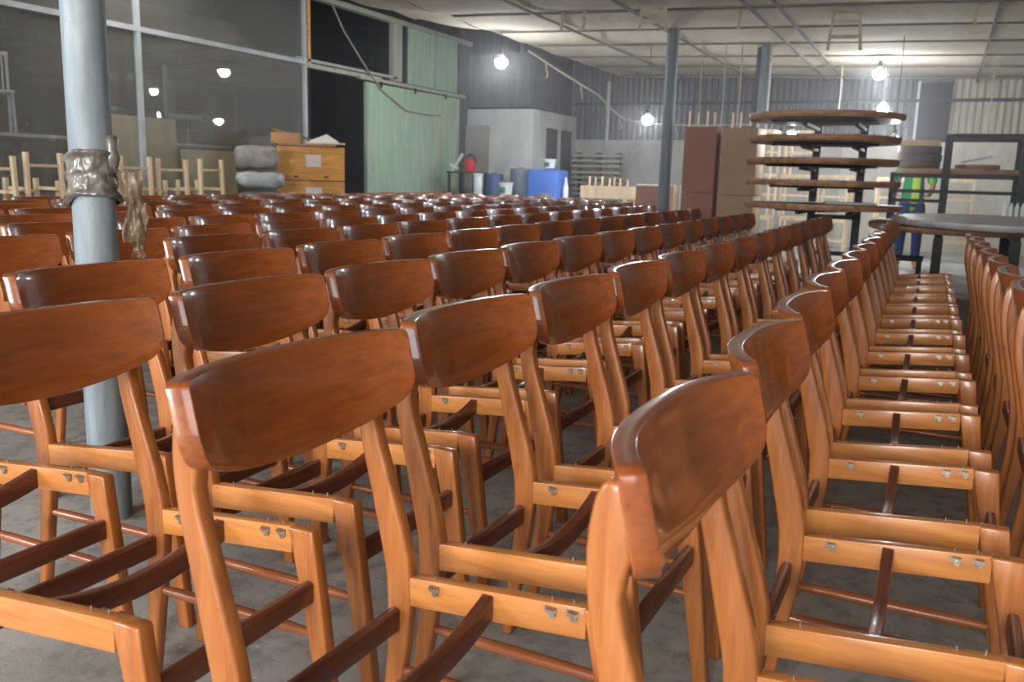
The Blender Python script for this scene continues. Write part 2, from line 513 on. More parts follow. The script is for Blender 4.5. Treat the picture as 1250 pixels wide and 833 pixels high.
# rows from the one at the right edge (number 1) to the one by the glass partition; each entry is (x, y, turn)
rows = []
rows.append([(.50 - .018 * (y - 2.2), y, R.uniform(-.02, .02)) for y in [2.30 + .515 * i for i in range(8)]])
rows.append([(.0027, .9705, -.0295), (-.0044, 1.527, -.004), (-.018, 2.078, -.0035), (-.032, 2.635, .03)]
            + [(-.035 - .011 * (y - 3), y, R.uniform(-.018, .018)) for y in [3.172 + .536 * i for i in range(9)]])
rows.append([(-.582, .994, -.026), (-.598, 1.536, -.0226), (-.594, 2.068, -.0153)]
            + [(-.592 - .009 * (y - 2.5), y, R.uniform(-.018, .018)) for y in [2.60 + .534 * i for i in range(11)]])
rows.append([(-1.171, 1.018, .0134), (-1.192, 1.568, -.003)]
            + [(-1.20 - .018 * (y - 2), y, R.uniform(-.02, .02)) for y in [2.10 + .531 * i for i in range(12)]])
rows.append([(-1.735, 1.035, .01), (-1.7466, 1.588, .0428)]
            + [(-1.755 - .037 * (y - 2), y, R.uniform(-.02, .02)) for y in [2.135 + .551 * i for i in range(13)]])
rows.append([(-2.325 - .047 * (y - 2.6), y, R.uniform(-.02, .02)) for y in [2.60 + .556 * i for i in range(13)]])
ends = [10.8, 11.5, 11.9, 12.2, 12.4, 12.5, 12.5]
for k in range(7):
    x0 = -2.775 - .58 * k; out = []
    y = 1.99 + .556 * 0 + (0 if k == 0 else R.uniform(-.15, .15))
    while y + .25 < ends[k] + .1:
        x = x0 - .058 * (y - 2.5)
        q = proj((x - .22, y + .25, HT))
        if q and q[0] > 3: out.append((x + R.uniform(-.012, .012), y, R.uniform(-.025, .025)))
        y += .556
    rows.append(out)

SPECIAL = {
    (1, 0): 'seatless chair nearest the camera, showing its curled backrest end and one near leg',
    (1, 1): 'seatless chair directly behind the one with the curled backrest nearest the camera',
    (2, 0): 'seatless chair with the wide backrest at the middle bottom, its pale end edge catching light',
    (3, 0): 'seatless chair at the picture\'s bottom left, backrest cut by the picture edge, pole behind',
    (3, 1): 'seatless chair whose backrest rises directly behind the wide one with a pale end edge',
    (4, 1): 'seatless chair whose backrest crosses in front of the wrapped steel pole',
    (5, 0): 'seatless chair standing just behind the wrapped steel pole, first of its row',
}
n_ch = 0
for ri, row in enumerate(rows):
    for ki, (x, y, a) in enumerate(row):
        if n_ch == 0: c = proto
        else:
            near = y < 4.8
            c = copy_tree(proto, None if near else (lambda o: not o.name.startswith('bracket')))
        c.location = (x, y, 0); c.rotation_euler = (0, 0, a)
        c['label'] = SPECIAL.get((ri, ki)) or (
            'seatless chair, %s from the camera end of the %s row counted from the right edge' % (ORD[ki], ORD[ri]))
        n_ch += 1
print('chairs', n_ch)

# ------------------------------------------------------------------ the hall
XG = -8.2           # plane of the glass partition and of the green sheet wall
YB = 17.0           # back wall
def ceil_z(x): return 2.93 - .0265 * x

struct(M().box((-3.5, 6.0, -.05), (19, 22.6, .1)).obj('floor', W['concrete']))
# sagging net ceiling, battens every 1.3 m
BAT = [10.2 + 1.3 * i for i in range(-11, 6)]
def net(u, v):
    x = -5.85 + u * 10.3; y = -4.4 + v * 21.35
    ph = ((y - 10.2) / 1.3) % 1.0
    s = .055 * math.sin(PI * ph) + .018 * noise.noise(Vector((x * .8, y * .9, 3)))
    return (x, y, ceil_z(x) - s)
ce = struct(M().grid(60, 220, net).obj('ceiling', W['fabric'], smooth=80))
for y in BAT:
    M().beam((-5.85, y, ceil_z(-5.85) - .022), (4.4, y, ceil_z(4.4) - .022), .022, .022).obj('batten', W['batten'], ce)
for x in (-4.55, -3.35, -2.05, -1.75, .3, 1.9):
    M().beam((x, -4.4, ceil_z(x) - .085), (x, YB - .1, ceil_z(x) - .085), .03, .026).obj('purlin', W['batten'], ce)
M().beam((-5.87, -4.4, ceil_z(-5.85)), (-5.87, YB - .1, ceil_z(-5.85)), .05, .05).obj('edge_beam', W['green_trim'], ce)
def net2(u, v):
    x = -5.87 - u * (.80 + .12 * math.sin(v * 9)); y = 2 + v * 8.95
    y += (.35 * math.sin(u * 5.5)) * v
    ph = ((y - 10.2) / 1.3) % 1.0
    return (x, y, ceil_z(-5.85) + .10 * u - .06 * math.sin(PI * ph) * (1 - .3 * u))
struct(M().grid(16, 90, net2).obj('ceiling_net_flap', W['fabric'], smooth=80))
struct(M().box((-3.5, 6.0, 4.25), (19, 22.6, .06)).obj('roof', W['roof']))

# back wall: plaster below, corrugated sheet above
def corr(x0, x1, z0, z1, y, name, mat, amp=.016, per=.11):
    n = int((x1 - x0) / per * 8)
    return struct(M().grid(n, 1, lambda u, v: (x0 + u * (x1 - x0), y + amp * math.sin(2 * PI * (x0 + u * (x1 - x0)) / per), z0 + v * (z1 - z0))).obj(name, mat, smooth=80))
corr(-12.2, -.55, 1.86, 4.2, YB, 'wall_back', W['cladding'])
corr(-.05, 5.9, 1.86, 4.2, YB, 'wall_back_sheet', W['cladding_pale'])
wb = struct(M().box((-6.3, YB, .93), (9.2, .12, 1.86)).obj('wall_back_base', W['plaster']))
struct(M().box((2.1, YB, .93), (7.6, .12, 1.86)).obj('wall_back_base_pale', W['plaster_pale']))
struct(M().box((-2.5, YB - .05, 2.55), (16, .05, .05)).obj('trim_girt', W['black_steel']))
w2 = struct(M().box((-.30, YB, 2.35), (.52, .05, 1.0)).obj('window_2', W['dark_room']))
M().box((-.56, YB - .03, 2.35), (.04, .06, 1.04)).obj('window_frame', W['grey_paint'], w2)
struct(M().box((-.30, YB + .01, 3.5), (.56, .05, 1.4)).obj('wall_back_infill', W['cladding']))
struct(M().box((5.85, 6.0, 2.1), (.1, 22.4, 4.2)).obj('wall_right', W['plaster']))
struct(M().box((-3.5, -5.2, 3.65), (19, .1, 1.3)).obj('wall_front_lintel', W['plaster']))

# glass partition towards the side room
wn = struct(M().box((XG, 1.5, 1.7), (.012, 17.2, 3.4)).obj('window_1', W['glass']))
fr = M()
for y in (-3.1, 1.5, 4.4, 7.28, 10.13): fr = M().box((XG + .02, y, 1.75), (.05, .055, 3.5)).obj('mullion', W['grey_paint'], wn)
for z in (2.56, .08): M().box((XG + .025, 1.75, z), (.05, 16.8, .055)).obj('transom', W['grey_paint'], wn)
M().box((XG, 1.5, 3.8), (.08, 17.3, .8)).obj('header', W['dark_room'], wn)
# side room shell: near-black walls, lit by an added fill light
struct(M().box((-12.0, 6.0, 2.1), (.1, 22.4, 4.2)).obj('wall_left', W['dark_room']))
struct(M().box((-10.1, 10.3, 2.1), (3.7, .08, 4.2)).obj('wall_left_divider', W['dark_room']))
# green sheet wall with a doorway and an open upper bay
struct(M().box((XG, 11.05, 2.53), (.09, 1.86, .06)).obj('trim_1', W['green_trim']))
gp = struct(M().box((XG, 13.6, 3.0), (.05, 1.66, .90)).obj('wall_left_sheet', W['green_sheet']))
M().box((XG + .04, 13.62, 3.0), (.03, .03, .9)).obj('seam', W['green_trim'], gp)
struct(M().box((XG, 12.45, 3.0), (.08, .26, .9)).obj('trim_2', W['green_trim']))
struct(M().box((XG + .03, 12.68, 3.0), (.05, .06, .9)).obj('trim_3', W['wire']))
struct(M().box((XG + .01, 10.22, 3.0), (.06, .06, .95)).obj('trim_4', W['crate']))
struct(M().box((XG + .02, 12.45, 3.47), (.12, 4.9, .07)).obj('trim_5', W['green_trim']))
struct(M().box((XG + .01, 11.2, 2.60), (.06, 2.5, .04)).obj('trim_6', W['green_trim']))
dr = struct(M().box((XG + .05, 12.98, 1.23), (.04, 2.92, 2.44)).obj('door_1', W['green_sheet']))
tr_ = M().box((XG + .06, 13.0, 2.50), (.06, 3.3, .05)).obj('track', W['green_trim'], dr)
for y in (11.9, 12.9, 13.9): M().box((XG + .1, y, 2.44), (.02, .03, .09)).obj('hanger', W['wire'], dr)
for y in (11.55, 14.41): M().box((XG + .075, y, 1.23), (.02, .04, 2.44)).obj('door_edge', W['green_trim'], dr)
M().box((XG + .075, 13.0, .78), (.012, 2.9, .012)).obj('seam', W['green_trim'], dr)
struct(M().box((XG - .02, 15.8, 2.1), (.08, 2.5, 4.2)).obj('wall_left_end', W['cladding']))
struct(M().box((XG, 12.3, 3.85), (.06, 4.3, .7)).obj('wall_left_top', W['dark_room']))

# white block of two cubicles in the far corner
blk = struct(M().box((-7.53, 15.9, 1.15), (1.42, 2.1, 2.30)).obj('wall_cubicle', W['white_render'], bevel=.01))
for i, (y, w) in enumerate(((15.70, .5), (16.42, .5))):
    d = struct(M().box((-6.815, y, 1.0), (.03, w, 2.0)).obj('door_%d' % (i + 2), W['cladding']))
    M().box((-6.79, y + .17, 1.0), (.03, .03, .12)).obj('handle', W['metal'], d)
struct(M().box((-7.6, 15.95, 2.82), (1.3, 2.0, .96)).obj('wall_cubicle_loft', W['cladding'], bevel=.01))
struct(M().box((-7.95, 14.82, 1.0), (.5, .05, 2.0)).obj('wall_cubicle_panel', W['plaster']))

# ------------------------------------------------------------------ steel poles
def pole(x, y, r, h, label, mat='pole_shaded', name='steel_pole'):
    t = thing(name, label, 'pole', (x, y, 0))
    M().lathe([(r, 0), (r, h)], n=40).obj('shaft', W[mat], t, smooth=50)
    return t
P1 = (-2.212, 1.785)
RP = .059
p1 = pole(P1[0], P1[1], RP, 2.99, 'grey steel pole wrapped in dusty plastic film, standing among the near chairs', 'pole')
def wrap(u, v):
    a = 2 * PI * u; z = .955 + v * .135
    fold = .006 * noise.noise(Vector((math.cos(a) * 2.2, math.sin(a) * 2.2, z * 44))) + .003 * noise.noise(Vector((math.cos(a) * 9, math.sin(a) * 9, z * 60)))
    lip = .014 * (math.exp(-((v - .06) / .07) ** 2) + .6 * math.exp(-((v - .95) / .06) ** 2))
    r = RP + .008 + fold + lip + (-.007 if v in (0, 1) else 0)
    dz = (.018 * math.sin(a * 1.0 + 2.2) + .012 * noise.noise(Vector((a * 1.3, 0, 5)))) * (1 if v > .5 else 1.2)
    return (r * math.cos(a), r * math.sin(a), z + dz)
M().grid(96, 30, wrap).obj('plastic_wrap', W['film'], p1, smooth=60)['label'] = 'dusty grey film wound round the pole'
def scrap(cx, cy, z0, z1, w, seed, lean=(0, 0), thick=.004):
    """crumpled sheet of film hanging down, closed with a little thickness"""
    def f(side):
        def g(u, v):
            z = z1 + (z0 - z1) * v
            k = (u - .5) * w * (1 - .35 * v + .25 * math.sin(v * 7 + seed))
            n1 = noise.noise(Vector((u * 4 + seed, v * 5, seed))) * .022
            return (cx + lean[0] * v + .43 * n1 + side * .43 * thick + .9 * k, cy + lean[1] * v - .9 * n1 - side * thick + .43 * k, z + .010 * noise.noise(Vector((u * 9, seed, v * 3))))
        return g
    m = M().grid(14, 22, f(1)); m.grid(14, 22, f(-1))
    return m
scrap(.100, .045, .845, 1.05, .062, 1.3, (.006, .0)).obj('hanging_film', W['clear_film'], p1, smooth=60)
scrap(.118, .056, .80, .96, .05, 6.1, (-.01, 0)).obj('hanging_film', W['clear_film'], p1, smooth=60)
scrap(-.066, -.02, .95, 1.10, .028, 3.7, (0, 0)).obj('hanging_film', W['clear_film'], p1, smooth=60)
lump = M().lathe([(.006, 0), (.017, .015), (.019, .04), (.016, .065), (.018, .085), (.012, .098), (.003, .1)], n=14)
lump.v = [(x + .006 * noise.noise(Vector((x * 60, y * 60, z * 40))) + .062, y + .018 + .006 * noise.noise(Vector((z * 50, x * 60, 4))), z + 1.05) for x, y, z in lump.v]
lump.obj('film_knot', W['film'], p1, smooth=60)
pole(-3.28, 11.3, .076, ceil_z(-2.7) - .03, 'grey steel pole rising behind the chairs beside the tall brown cartons')
p3 = pole(-2.42, 13.0, .078, ceil_z(-2.4) - .03, 'grey steel pole with a dark cable strip, rising behind the round table tops')
M().box((-.10, -.02, 1.5), (.05, .03, 2.9)).obj('cable_strip', W['wire'], p3)

# ------------------------------------------------------------------ bulbs
BULB = emit('bulb_glow', (.92, .96, 1.0, 1), 600)
def bulb(x, y, z, label, r=.07, top=None, watts=70, cord=True):
    t = thing('light_bulb', label, 'lamp', (x, y, z), group=None)
    M().lathe([(.004, -r), (r * .5, -r * .87), (r * .86, -r * .5), (r, 0), (r * .96, r * .30), (.01, r * .32)], n=20).obj('globe', BULB, t, smooth=60)
    M().lathe([(r * .02, r * .33), (r * .98, r * .33), (r * .6, r * .95), (.026, r * 1.25), (.004, r * 1.26)], n=20).obj('housing', W['white_plastic'], t, smooth=60)
    M().lathe([(.028, r * 1.22), (.030, r * 1.3), (.026, r * 1.9), (.01, r * 2.1)], n=14).obj('socket', W['wire'], t, smooth=40)
    zt = (top if top is not None else ceil_z(x)) - z
    if cord: M().tube([(0, 0, r * 2.0), (.004, .003, (zt + r * 2) / 2), (0, 0, zt - .03)], .005, 6).obj('cord', W['wire'], t)
    return t
bulb(-5.68, 11.25, 2.63, 'bright white bulb hanging by the far dark corner, near the green sheet wall', .085)
bulb(-4.03, 12.8, 1.96, 'bright white bulb hanging low between the wall conduit and the second pole', .075)
bulb(-1.01, 14.06, 2.68, 'bright white bulb hanging highest above the round table tops', .085)
bulb(-.93, 14.3, 2.21, 'bright white bulb hanging just under the highest one, over the table tops', .075)
bulb(-1.78, 11.6, 1.70, 'small lit bulb glowing under the topmost round table top', .045, 1.76, 14, False)
bulb(-.62, 12.0, 1.67, 'small lit bulb glowing between the round tops and the square rack', .05, 2.9, 18)

# ------------------------------------------------------------------ raw stool frames along the glass
def stool(x, y, rz, h, label):
    t = thing('stool_frame', label, 'stool frame', (x, y, 0), rz, 'unfinished stool frames along the glass')
    for sx, sy, hh in ((-.17, -.17, h), (-.17, .17, h), (.17, -.15, h * .80), (.17, .15, h * .80)):
        M().hexa([(sx * 1.12 + i * .017, sy * 1.12 + j * .014, 0) for j in (-1, 1) for i in (-1, 1)] +
                 [(sx + i * .024, sy + j * .019, hh) for j in (-1, 1) for i in (-1, 1)]).obj('leg', W['raw'], t, bevel=.004)
    for z in (h * .9, h * .62):
        M().box((-.17, 0, z), (.02, .34, .026)).obj('rung', W['raw'], t)
    M().box((.17, 0, h * .7), (.02, .31, .03)).obj('rung', W['raw'], t)
    for s in (-1, 1):
        M().box((0, s * .165, h * .72), (.33, .02, .03)).obj('rung', W['raw'], t)
    return t
for i, (y, dx, h) in enumerate([(5.0, .05, 1.13), (5.5, 0, 1.17), (6.0, .04, 1.14), (6.52, .02, 1.17), (7.03, 0, 1.16), (7.53, .03, 1.17)]):
    stool(-7.62 + dx, y, R.uniform(-.15, .15) + PI, h, 'unfinished pale stool frame against the glass partition, %s counted from the picture\'s left edge' % ORD[i])

# ------------------------------------------------------------------ crates, sacks and papers by the doorway
def crate(z, h, label, twist, paper):
    t = thing('wooden_crate', label, 'crate', (-7.48, 9.35, z), twist, 'orange wooden crates by the dark doorway')
    w, d = .84, .58
    for s in (-1, 1):
        M().box((s * (d / 2 - .01), 0, h / 2), (.02, w, h - .012)).obj('side_panel', W['crate'], t, bevel=.003)
        M().box((0, s * (w / 2 - .01), h / 2), (d - .04, .02, h - .012)).obj('end_panel', W['crate'], t, bevel=.003)
    M().box((0, 0, .012), (d - .04, w - .04, .016)).obj('bottom_panel', W['crate'], t)
    M().box((0, 0, h - .012), (d - .04, w - .04, .016)).obj('lid', W['crate'], t)
    for y in (-.19, .19): M().box((d / 2 - .004, y, .05), (.012, .05, .02)).obj('slot', W['wire'], t)
    M().box((d / 2 + .002, .03, h * .58), (.004, paper[0], paper[1])).obj('paper_label', W['paper'], t)
    return t
crate(.0, .52, 'orange wooden crate at the bottom of the stack by the dark doorway', .72 - PI / 2, (.15, .14))
crate(.522, .43, 'orange wooden crate with a large white label, middle of the stack by the doorway', .72 - PI / 2, (.2, .2))
crate(.954, .43, 'orange wooden crate topmost of the stack by the dark doorway', .72 - PI / 2, (.19, .15))
ct = math.cos(.72 - PI / 2); st = math.sin(.72 - PI / 2)
def on_stack(lx, ly): return -7.48 + ct * lx - st * ly, 9.35 + st * lx + ct * ly
def box_thing(name, label, cat, loc, rz, size, mat, lid=True, tilt=0, group=None):
    t = thing(name, label, cat, loc, rz, group); t.rotation_euler = (0, tilt, rz)
    x, y, z = size
    M().box((0, 0, z / 2), (x, y, z)).obj('body', mat, t, bevel=.004)
    if lid:
        for s in (-1, 1): M().box((0, s * y * .252, z + .003), (x, y * .49, .006)).obj('flap', mat, t)
        M().box((0, 0, z + .008), (x * .99, .05, .003)).obj('tape', W['rope'], t)
    return t
a = on_stack(.03, -.05)
tag(M().box((0, 0, .014), (.66, .72, .026)).obj('loose_board', W['slab']), 'brown loose board lying on the topmost orange crate', 'board').location = (a[0], a[1], 1.386)
o = bpy.data.objects['loose_board']; o.rotation_euler = (0, 0, .72 - PI / 2)
a = on_stack(.02, -.30); box_thing('carton', 'small tan carton on top of the crate stack', 'carton', (a[0], a[1], 1.414), .55 - PI / 2, (.26, .34, .13), W['carton'])
a = on_stack(0, .17)
m = M().prism([(-.2, 0), (.2, 0), (.19, .02), (.04, .115), (-.17, .03)], -.13, .13)
o = tag(m.obj('folded_paper', W['paper'], bevel=.004), 'white folded sheet peaked on top of the crate stack', 'paper'); o.location = (a[0], a[1], 1.434); o.rotation_euler = (0, 0, .72)
a = on_stack(.03, .17)
o = tag(M().box((0, 0, .009), (.34, .40, .018)).obj('loose_board', W['plywood']), 'pale short board under the folded paper on the crate stack', 'board'); o.location = (a[0], a[1], 1.414); o.rotation_euler = (0, 0, .66)
a = on_stack(.18, .08)
o = tag(M().tube([(-.02, -.16, .012), (.02, .34, .012)], .010, 8).obj('wood_stick', W['raw']), 'pale stick jutting out over the topmost crate edge', 'stick'); o.location = (a[0] + .06, a[1] - .05, 1.414); o.rotation_euler = (0, 0, .72 - PI / 2)
a = on_stack(-.16, -.08)
o = tag(M().beam((0, -.34, .17), (0, .22, .035), .07, .025).obj('wood_plank', W['slab']), 'grey plank leaning over the small tan carton', 'plank'); o.location = (a[0] - .06, a[1], 1.432); o.rotation_euler = (0, 0, .72 - PI / 2)

def sack(name, label, loc, size, rz, seed, mat):
    m = M(); n = 20
    def f(u, v):
        a = 2 * PI * u; b = PI * (v - .5)
        ca, sa, cb, sb = math.cos(a), math.sin(a), math.cos(b), math.sin(b)
        sq = lambda t, e: math.copysign(abs(t) ** e, t)
        x, y, z = sq(ca, .5) * sq(cb, .45), sq(sa, .5) * sq(cb, .45), sq(sb, .6)
        d = 1 + .16 * noise.noise(Vector((x * 2 + seed, y * 2.5, z * 2)))
        return (x * size[0] / 2 * d, y * size[1] / 2 * d, (z * .5 * d + .5) * size[2])
    o = tag(m.grid(28, 14, f).obj(name, mat, smooth=70), label, 'sack', 'grey sacks beside the crates')
    zmin = min(v.co.z for v in o.data.vertices)
    o.location = (loc[0], loc[1], loc[2] - zmin); o.rotation_euler = (0, 0, rz)
    return o
sx, sy = -7.38, 8.30
sack('filled_sack', 'lowest grey sack of the heap beside the crates', (sx, sy, 0), (.54, .62, .44), .72, 1, W['sack'])
sack('filled_sack', 'second sack from the floor in the heap beside the crates', (sx, sy, .47), (.58, .64, .34), .74, 2, W['sack'])
sack('filled_sack', 'flat pale sack, third from the floor in the heap beside the crates', (sx, sy, .85), (.55, .70, .20), .7, 3, W['grey_paint'])
sack('filled_sack', 'bulging pale sack topmost of the heap beside the crates', (sx - .02, sy - .04, 1.075), (.5, .64, .27), .72, 4, W['sack'])

# ------------------------------------------------------------------ things behind the glass
def sheet(name, label, x, y, w, h, mat, t=.02):
    o = tag(M().box((0, 0, h / 2), (t, w, h)).obj(name, mat, bevel=.002), label, 'board', 'boards behind the glass')
    o.location = (x, y, 0); o.rotation_euler = (0, -.05, 0); return o
sheet('plywood_sheet', 'tall pale plywood sheet leaning behind the glass, beside the wrapped pole', -9.2, 8.24, 1.15, 1.70, W['plywood'])
sheet('plywood_sheet', 'lower pale plywood sheet leaning behind the glass, towards the crates', -9.12, 9.30, 1.0, 1.32, W['plywood'])
def pale_chair(x, y, z, rz, label):
    t = thing('white_chair', label, 'chair', (x, y, z), rz, 'white slat-back chairs behind the glass')
    wm = W['grey_paint']
    for sx_ in (-1, 1):
        M().beam((.19, sx_ * .19, 0), (.17, sx_ * .18, .45), .03, .03).obj('leg', wm, t)
        M().beam((-.22, sx_ * .19, 0), (-.2, sx_ * .19, .92), .03, .03).obj('leg', wm, t)
    M().box((0, 0, .46), (.42, .42, .03)).obj('seat', wm, t, bevel=.006)
    M().box((-.2, 0, .91), (.03, .42, .05)).obj('top_rail', wm, t, bevel=.006)
    for k in range(5): M().box((-.2, -.14 + .07 * k, .69), (.012, .018, .42)).obj('spindle', wm, t)
    return t
stand = thing('storage_rack', 'long dark storage rack behind the glass carrying chairs', 'rack', (-9.95, 8.2, 0))
M().box((0, 0, 1.39), (.75, 3.9, .04)).obj('shelf_board', W['grey_paint'], stand)
M().box((0, 0, .7), (.75, 3.9, .04)).obj('shelf_board', W['grey_plastic'], stand)
for y in (-1.9, 0, 1.9):
    for x in (-.34, .34): M().box((x, y, .685), (.05, .05, 1.37)).obj('post', W['black_steel'], stand)
pale_chair(-9.95, 6.75, 1.412, -.5, 'white slat-back chair on the dark storage rack behind the glass')
def draped(x, y, label):
    t = thing('office_chair', label, 'chair', (x, y, 1.412), .6)
    M().lathe([(.20, 0), (.20, .03), (.03, .05), (.03, .34)], n=16).obj('base', W['black_steel'], t)
    M().box((0, 0, .37), (.5, .5, .08)).obj('seat', W['grey_plastic'], t, bevel=.03)
    M().box((-.25, 0, .72), (.07, .48, .72)).obj('backrest', W['grey_plastic'], t, bevel=.03, seg=3)
    return t
draped(-9.95, 9.7, 'grey high-backed chair on the rack behind the glass, nearest the dark doorway')
draped(-9.95, 8.25, 'grey high-backed chair on the rack behind the glass, above the taller plywood sheet')

# ------------------------------------------------------------------ far corner: table, drums, buckets
tb = thing('side_table', 'small dark table in the far corner below the red canister', 'table', (-7.5, 13.65, 0))
M().box((0, 0, 1.13), (.56, .5, .03)).obj('top', W['wire'], tb, bevel=.005)
for i in (-1, 1):
    for j in (-1, 1): M().box((i * .24, j * .21, .56), (.035, .035, 1.11)).obj('leg', W['black_steel'], tb)
cn = thing('red_canister', 'red canister with a dark hose over it on the small dark table', 'canister', (-7.45, 13.65, 1.146))
M().lathe([(.085, 0), (.095, .015), (.095, .19), (.06, .225), (.03, .235)], n=20).obj('body', W['red'], cn, smooth=40)
M().tube([(.10 * math.cos(a), .02, .17 + .12 * math.sin(a)) for a in [PI * .9 - i * PI / 8 for i in range(9)]], .018, 8).obj('hose', W['wire'], cn, smooth=60)
tp = thing('tripod_stand', 'pale cross-shaped stand leaning at the table edge by the green door', 'stand', (-7.68, 13.62, 1.146))
M().beam((-.10, 0, .0), (.10, 0, .30), .05, .035).obj('arm', W['white_plastic'], tp)
M().beam((-.14, 0, .12), (.02, 0, .05), .04, .035).obj('arm', W['white_plastic'], tp)
def bucket(name, label, cat, x, y, z, r, h, mat, rim=True, lab=None):
    t = thing(name, label, cat, (x, y, z))
    M().lathe([(r * .84, 0), (r * .86, .01), (r, h), (r * .95, h), (r * .82, .03), (.002, .025)], n=24).obj('body', mat, t, smooth=40)
    if rim: M().lathe([(r, h - .03), (r + .008, h - .025), (r + .008, h), (r, h + .003)], n=24).obj('rim', mat, t, smooth=40)
    if lab: M().grid(8, 1, lambda u, v: ((r * .97) * math.cos(-2.2 + u), (r * .97) * math.sin(-2.2 + u), h * (.15 + .5 * v))).obj('label', lab, t, smooth=60)
    return t
def drum(name, label, x, y, r, h, mat):
    t = thing(name, label, 'drum', (x, y, 0))
    M().lathe([(r * .95, 0), (r, .03), (r, h * .33), (r * 1.02, h * .345), (r, h * .36), (r, h * .66), (r * 1.02, h * .675), (r, h * .69), (r, h - .03), (r * .95, h), (.01, h)], n=32).obj('body', mat, t, smooth=40)
    M().lathe([(r * .3, h), (r * .3, h + .02), (.01, h + .022)], n=16).obj('cap', mat, t)
    return t
bx = thing('blue_drum', 'large square-shouldered blue drum carrying a white bucket', 'drum', (-6.03, 13.8, 0))
M().box((0, 0, .61), (.56, .5, 1.2)).obj('body', W['blue_plastic'], bx, bevel=.05, seg=3)
M().lathe([(.06, 1.21), (.06, 1.235), (.01, 1.236)], n=14).obj('cap', W['blue_plastic'], bx)
bucket('white_bucket', 'white bucket with a green label on top of the large blue drum', 'bucket', -6.0, 13.78, 1.237, .11, .15, W['white_plastic'], True, W['green_label'])
drum('grey_drum', 'grey round drum standing beside the large blue drum', -6.55, 13.85, .20, 1.22, W['grey_plastic'])
drum('navy_drum', 'dark blue drum between the white tube and the grey drum', -7.02, 13.75, .15, 1.12, W['navy_plastic'])
bucket('white_bucket', 'tall white tube bucket beside the small dark table', 'bucket', -7.13, 13.36, .0, .08, 1.12, W['white_plastic'])
bucket('white_bucket', 'pale bucket with a green label in front of the grey drum', 'bucket', -6.62, 13.40, .78, .12, .20, W['white_plastic'], True, W['green_label'])
bs = thing('low_stool', 'small dark stool under the pale bucket before the grey drum', 'stool', (-6.62, 13.40, 0))
M().box((0, 0, .762), (.3, .3, .03)).obj('seat', W['wire'], bs)
for i in (-1, 1):
    for j in (-1, 1): M().box((i * .12, j * .12, .373), (.03, .03, .746)).obj('leg', W['wire'], bs)
bt = thing('white_bottle', 'slim white bottle beside the large blue drum', 'bottle', (-5.68, 13.75, 0))
M().lathe([(.045, 0), (.05, .02), (.05, .93), (.025, 1.0), (.02, 1.06)], n=16).obj('body', W['white_plastic'], bt, smooth=40)
M().lathe([(.024, 1.06), (.024, 1.09), (.004, 1.092)], n=12).obj('cap', W['white_plastic'], bt)
dome = thing('dust_bin', 'grey domed bin in front of the large blue drum', 'bin', (-5.82, 13.2, 0))
M().lathe([(.16, 0), (.17, .7), (.16, .72)], n=24).obj('body', W['grey_plastic'], dome, smooth=40)
M().lathe([(.17, .72), (.14, .80), (.07, .84), (.01, .845)], n=24).obj('lid', W['grey_plastic'], dome, smooth=60)
cone = tag(M().lathe([(.20, 0), (.18, .5), (.1, .95), (.02, 1.05)], n=20).obj('dark_sack', W['grey_plastic'], smooth=60), 'dark peaked sack standing before the cubicle doors', 'sack'); cone.location = (-5.75, 15.4, 0)

# slatted racks against the back wall
for k in range(5):
    t = thing('slatted_pallet', 'grey slatted pallet leaning on the back wall, %s from the floor' % ('lowest' if k == 0 else 'topmost' if k == 4 else ORD[k]), 'pallet', (-6.15, 16.5, .32 * k), 0, 'slatted pallets stacked by the back wall')
    for z in (.02, .12, .22): M().box((0, 0, z + .03), (.98, .3, .045)).obj('slat', W['cladding_pale'], t)
    for x in (-.42, 0, .42): M().box((x, .02, .155), (.07, .22, .31)).obj('post', W['cladding'], t)
cd = tag(M().tube([(0, 0, 0), (0, 0, 1.3)], .035, 10).obj('wall_conduit', W['grey_paint']), 'pale conduit running down the dark back wall', 'pipe'); cd.location = (-6.15, YB - .08, 1.68)

# tray of raw sticks and small carton in front of the back wall
ty = thing('wooden_tray', 'pale wooden tray standing behind the last chairs, filled with sticks', 'tray', (-4.55, 12.7, .0))
M().box((0, 0, .80), (.72, .4, .02)).obj('base', W['raw'], ty)
for s in (-1, 1): M().box((0, s * .2, .89), (.74, .02, .18)).obj('side', W['raw'], ty)
for i in (-1, 1):
    M().box((i * .36, 0, .89), (.02, .4, .18)).obj('end', W['raw'], ty)
    for j in (-1, 1): M().box((i * .33, j * .17, .395), (.05, .05, .79)).obj('leg', W['raw'], ty)
for i in range(7):
    o = tag(M().tube([(0, 0, 0), (R.uniform(-.02, .02), .0, .26 + .05 * R.random())], .014, 6).obj('wood_stick', W['raw']), 'pale stick standing in the wooden tray, %s from its wrapped end' % ORD[i], 'stick', 'sticks standing in the tray')
    o.location = (-4.84 + .097 * i, 12.7 + R.uniform(-.1, .1), .812)
bb = box_thing('carton', 'brown carton with a shiny white sheet on top, beside the second pole', 'carton', (-3.62, 12.0, 0), .15, (.46, .4, .99), W['carton_red'])
o = tag(M().box((0, 0, .012), (.5, .36, .02)).obj('white_sheet', W['paper'], bevel=.003), 'glossy white sheet lying on the brown carton beside the second pole', 'sheet'); o.location = (-3.60, 12.0, 1.002); o.rotation_euler = (0, 0, .2)
for i in range(7):
    x = -3.05 + .05 * i
    o = tag(M().box((0, 0, .51), (.03, .03, 1.02)).obj('wood_batten', W['raw'] if i % 3 else W['white_plastic']), 'pale upright batten behind the second pole, %s from the brown carton' % ORD[i], 'batten', 'raw battens standing behind the pole')
    o.location = (x - .25, 11.6 + R.uniform(-.1, .15), 0); o.rotation_euler = (0, 0, R.uniform(0, 1))

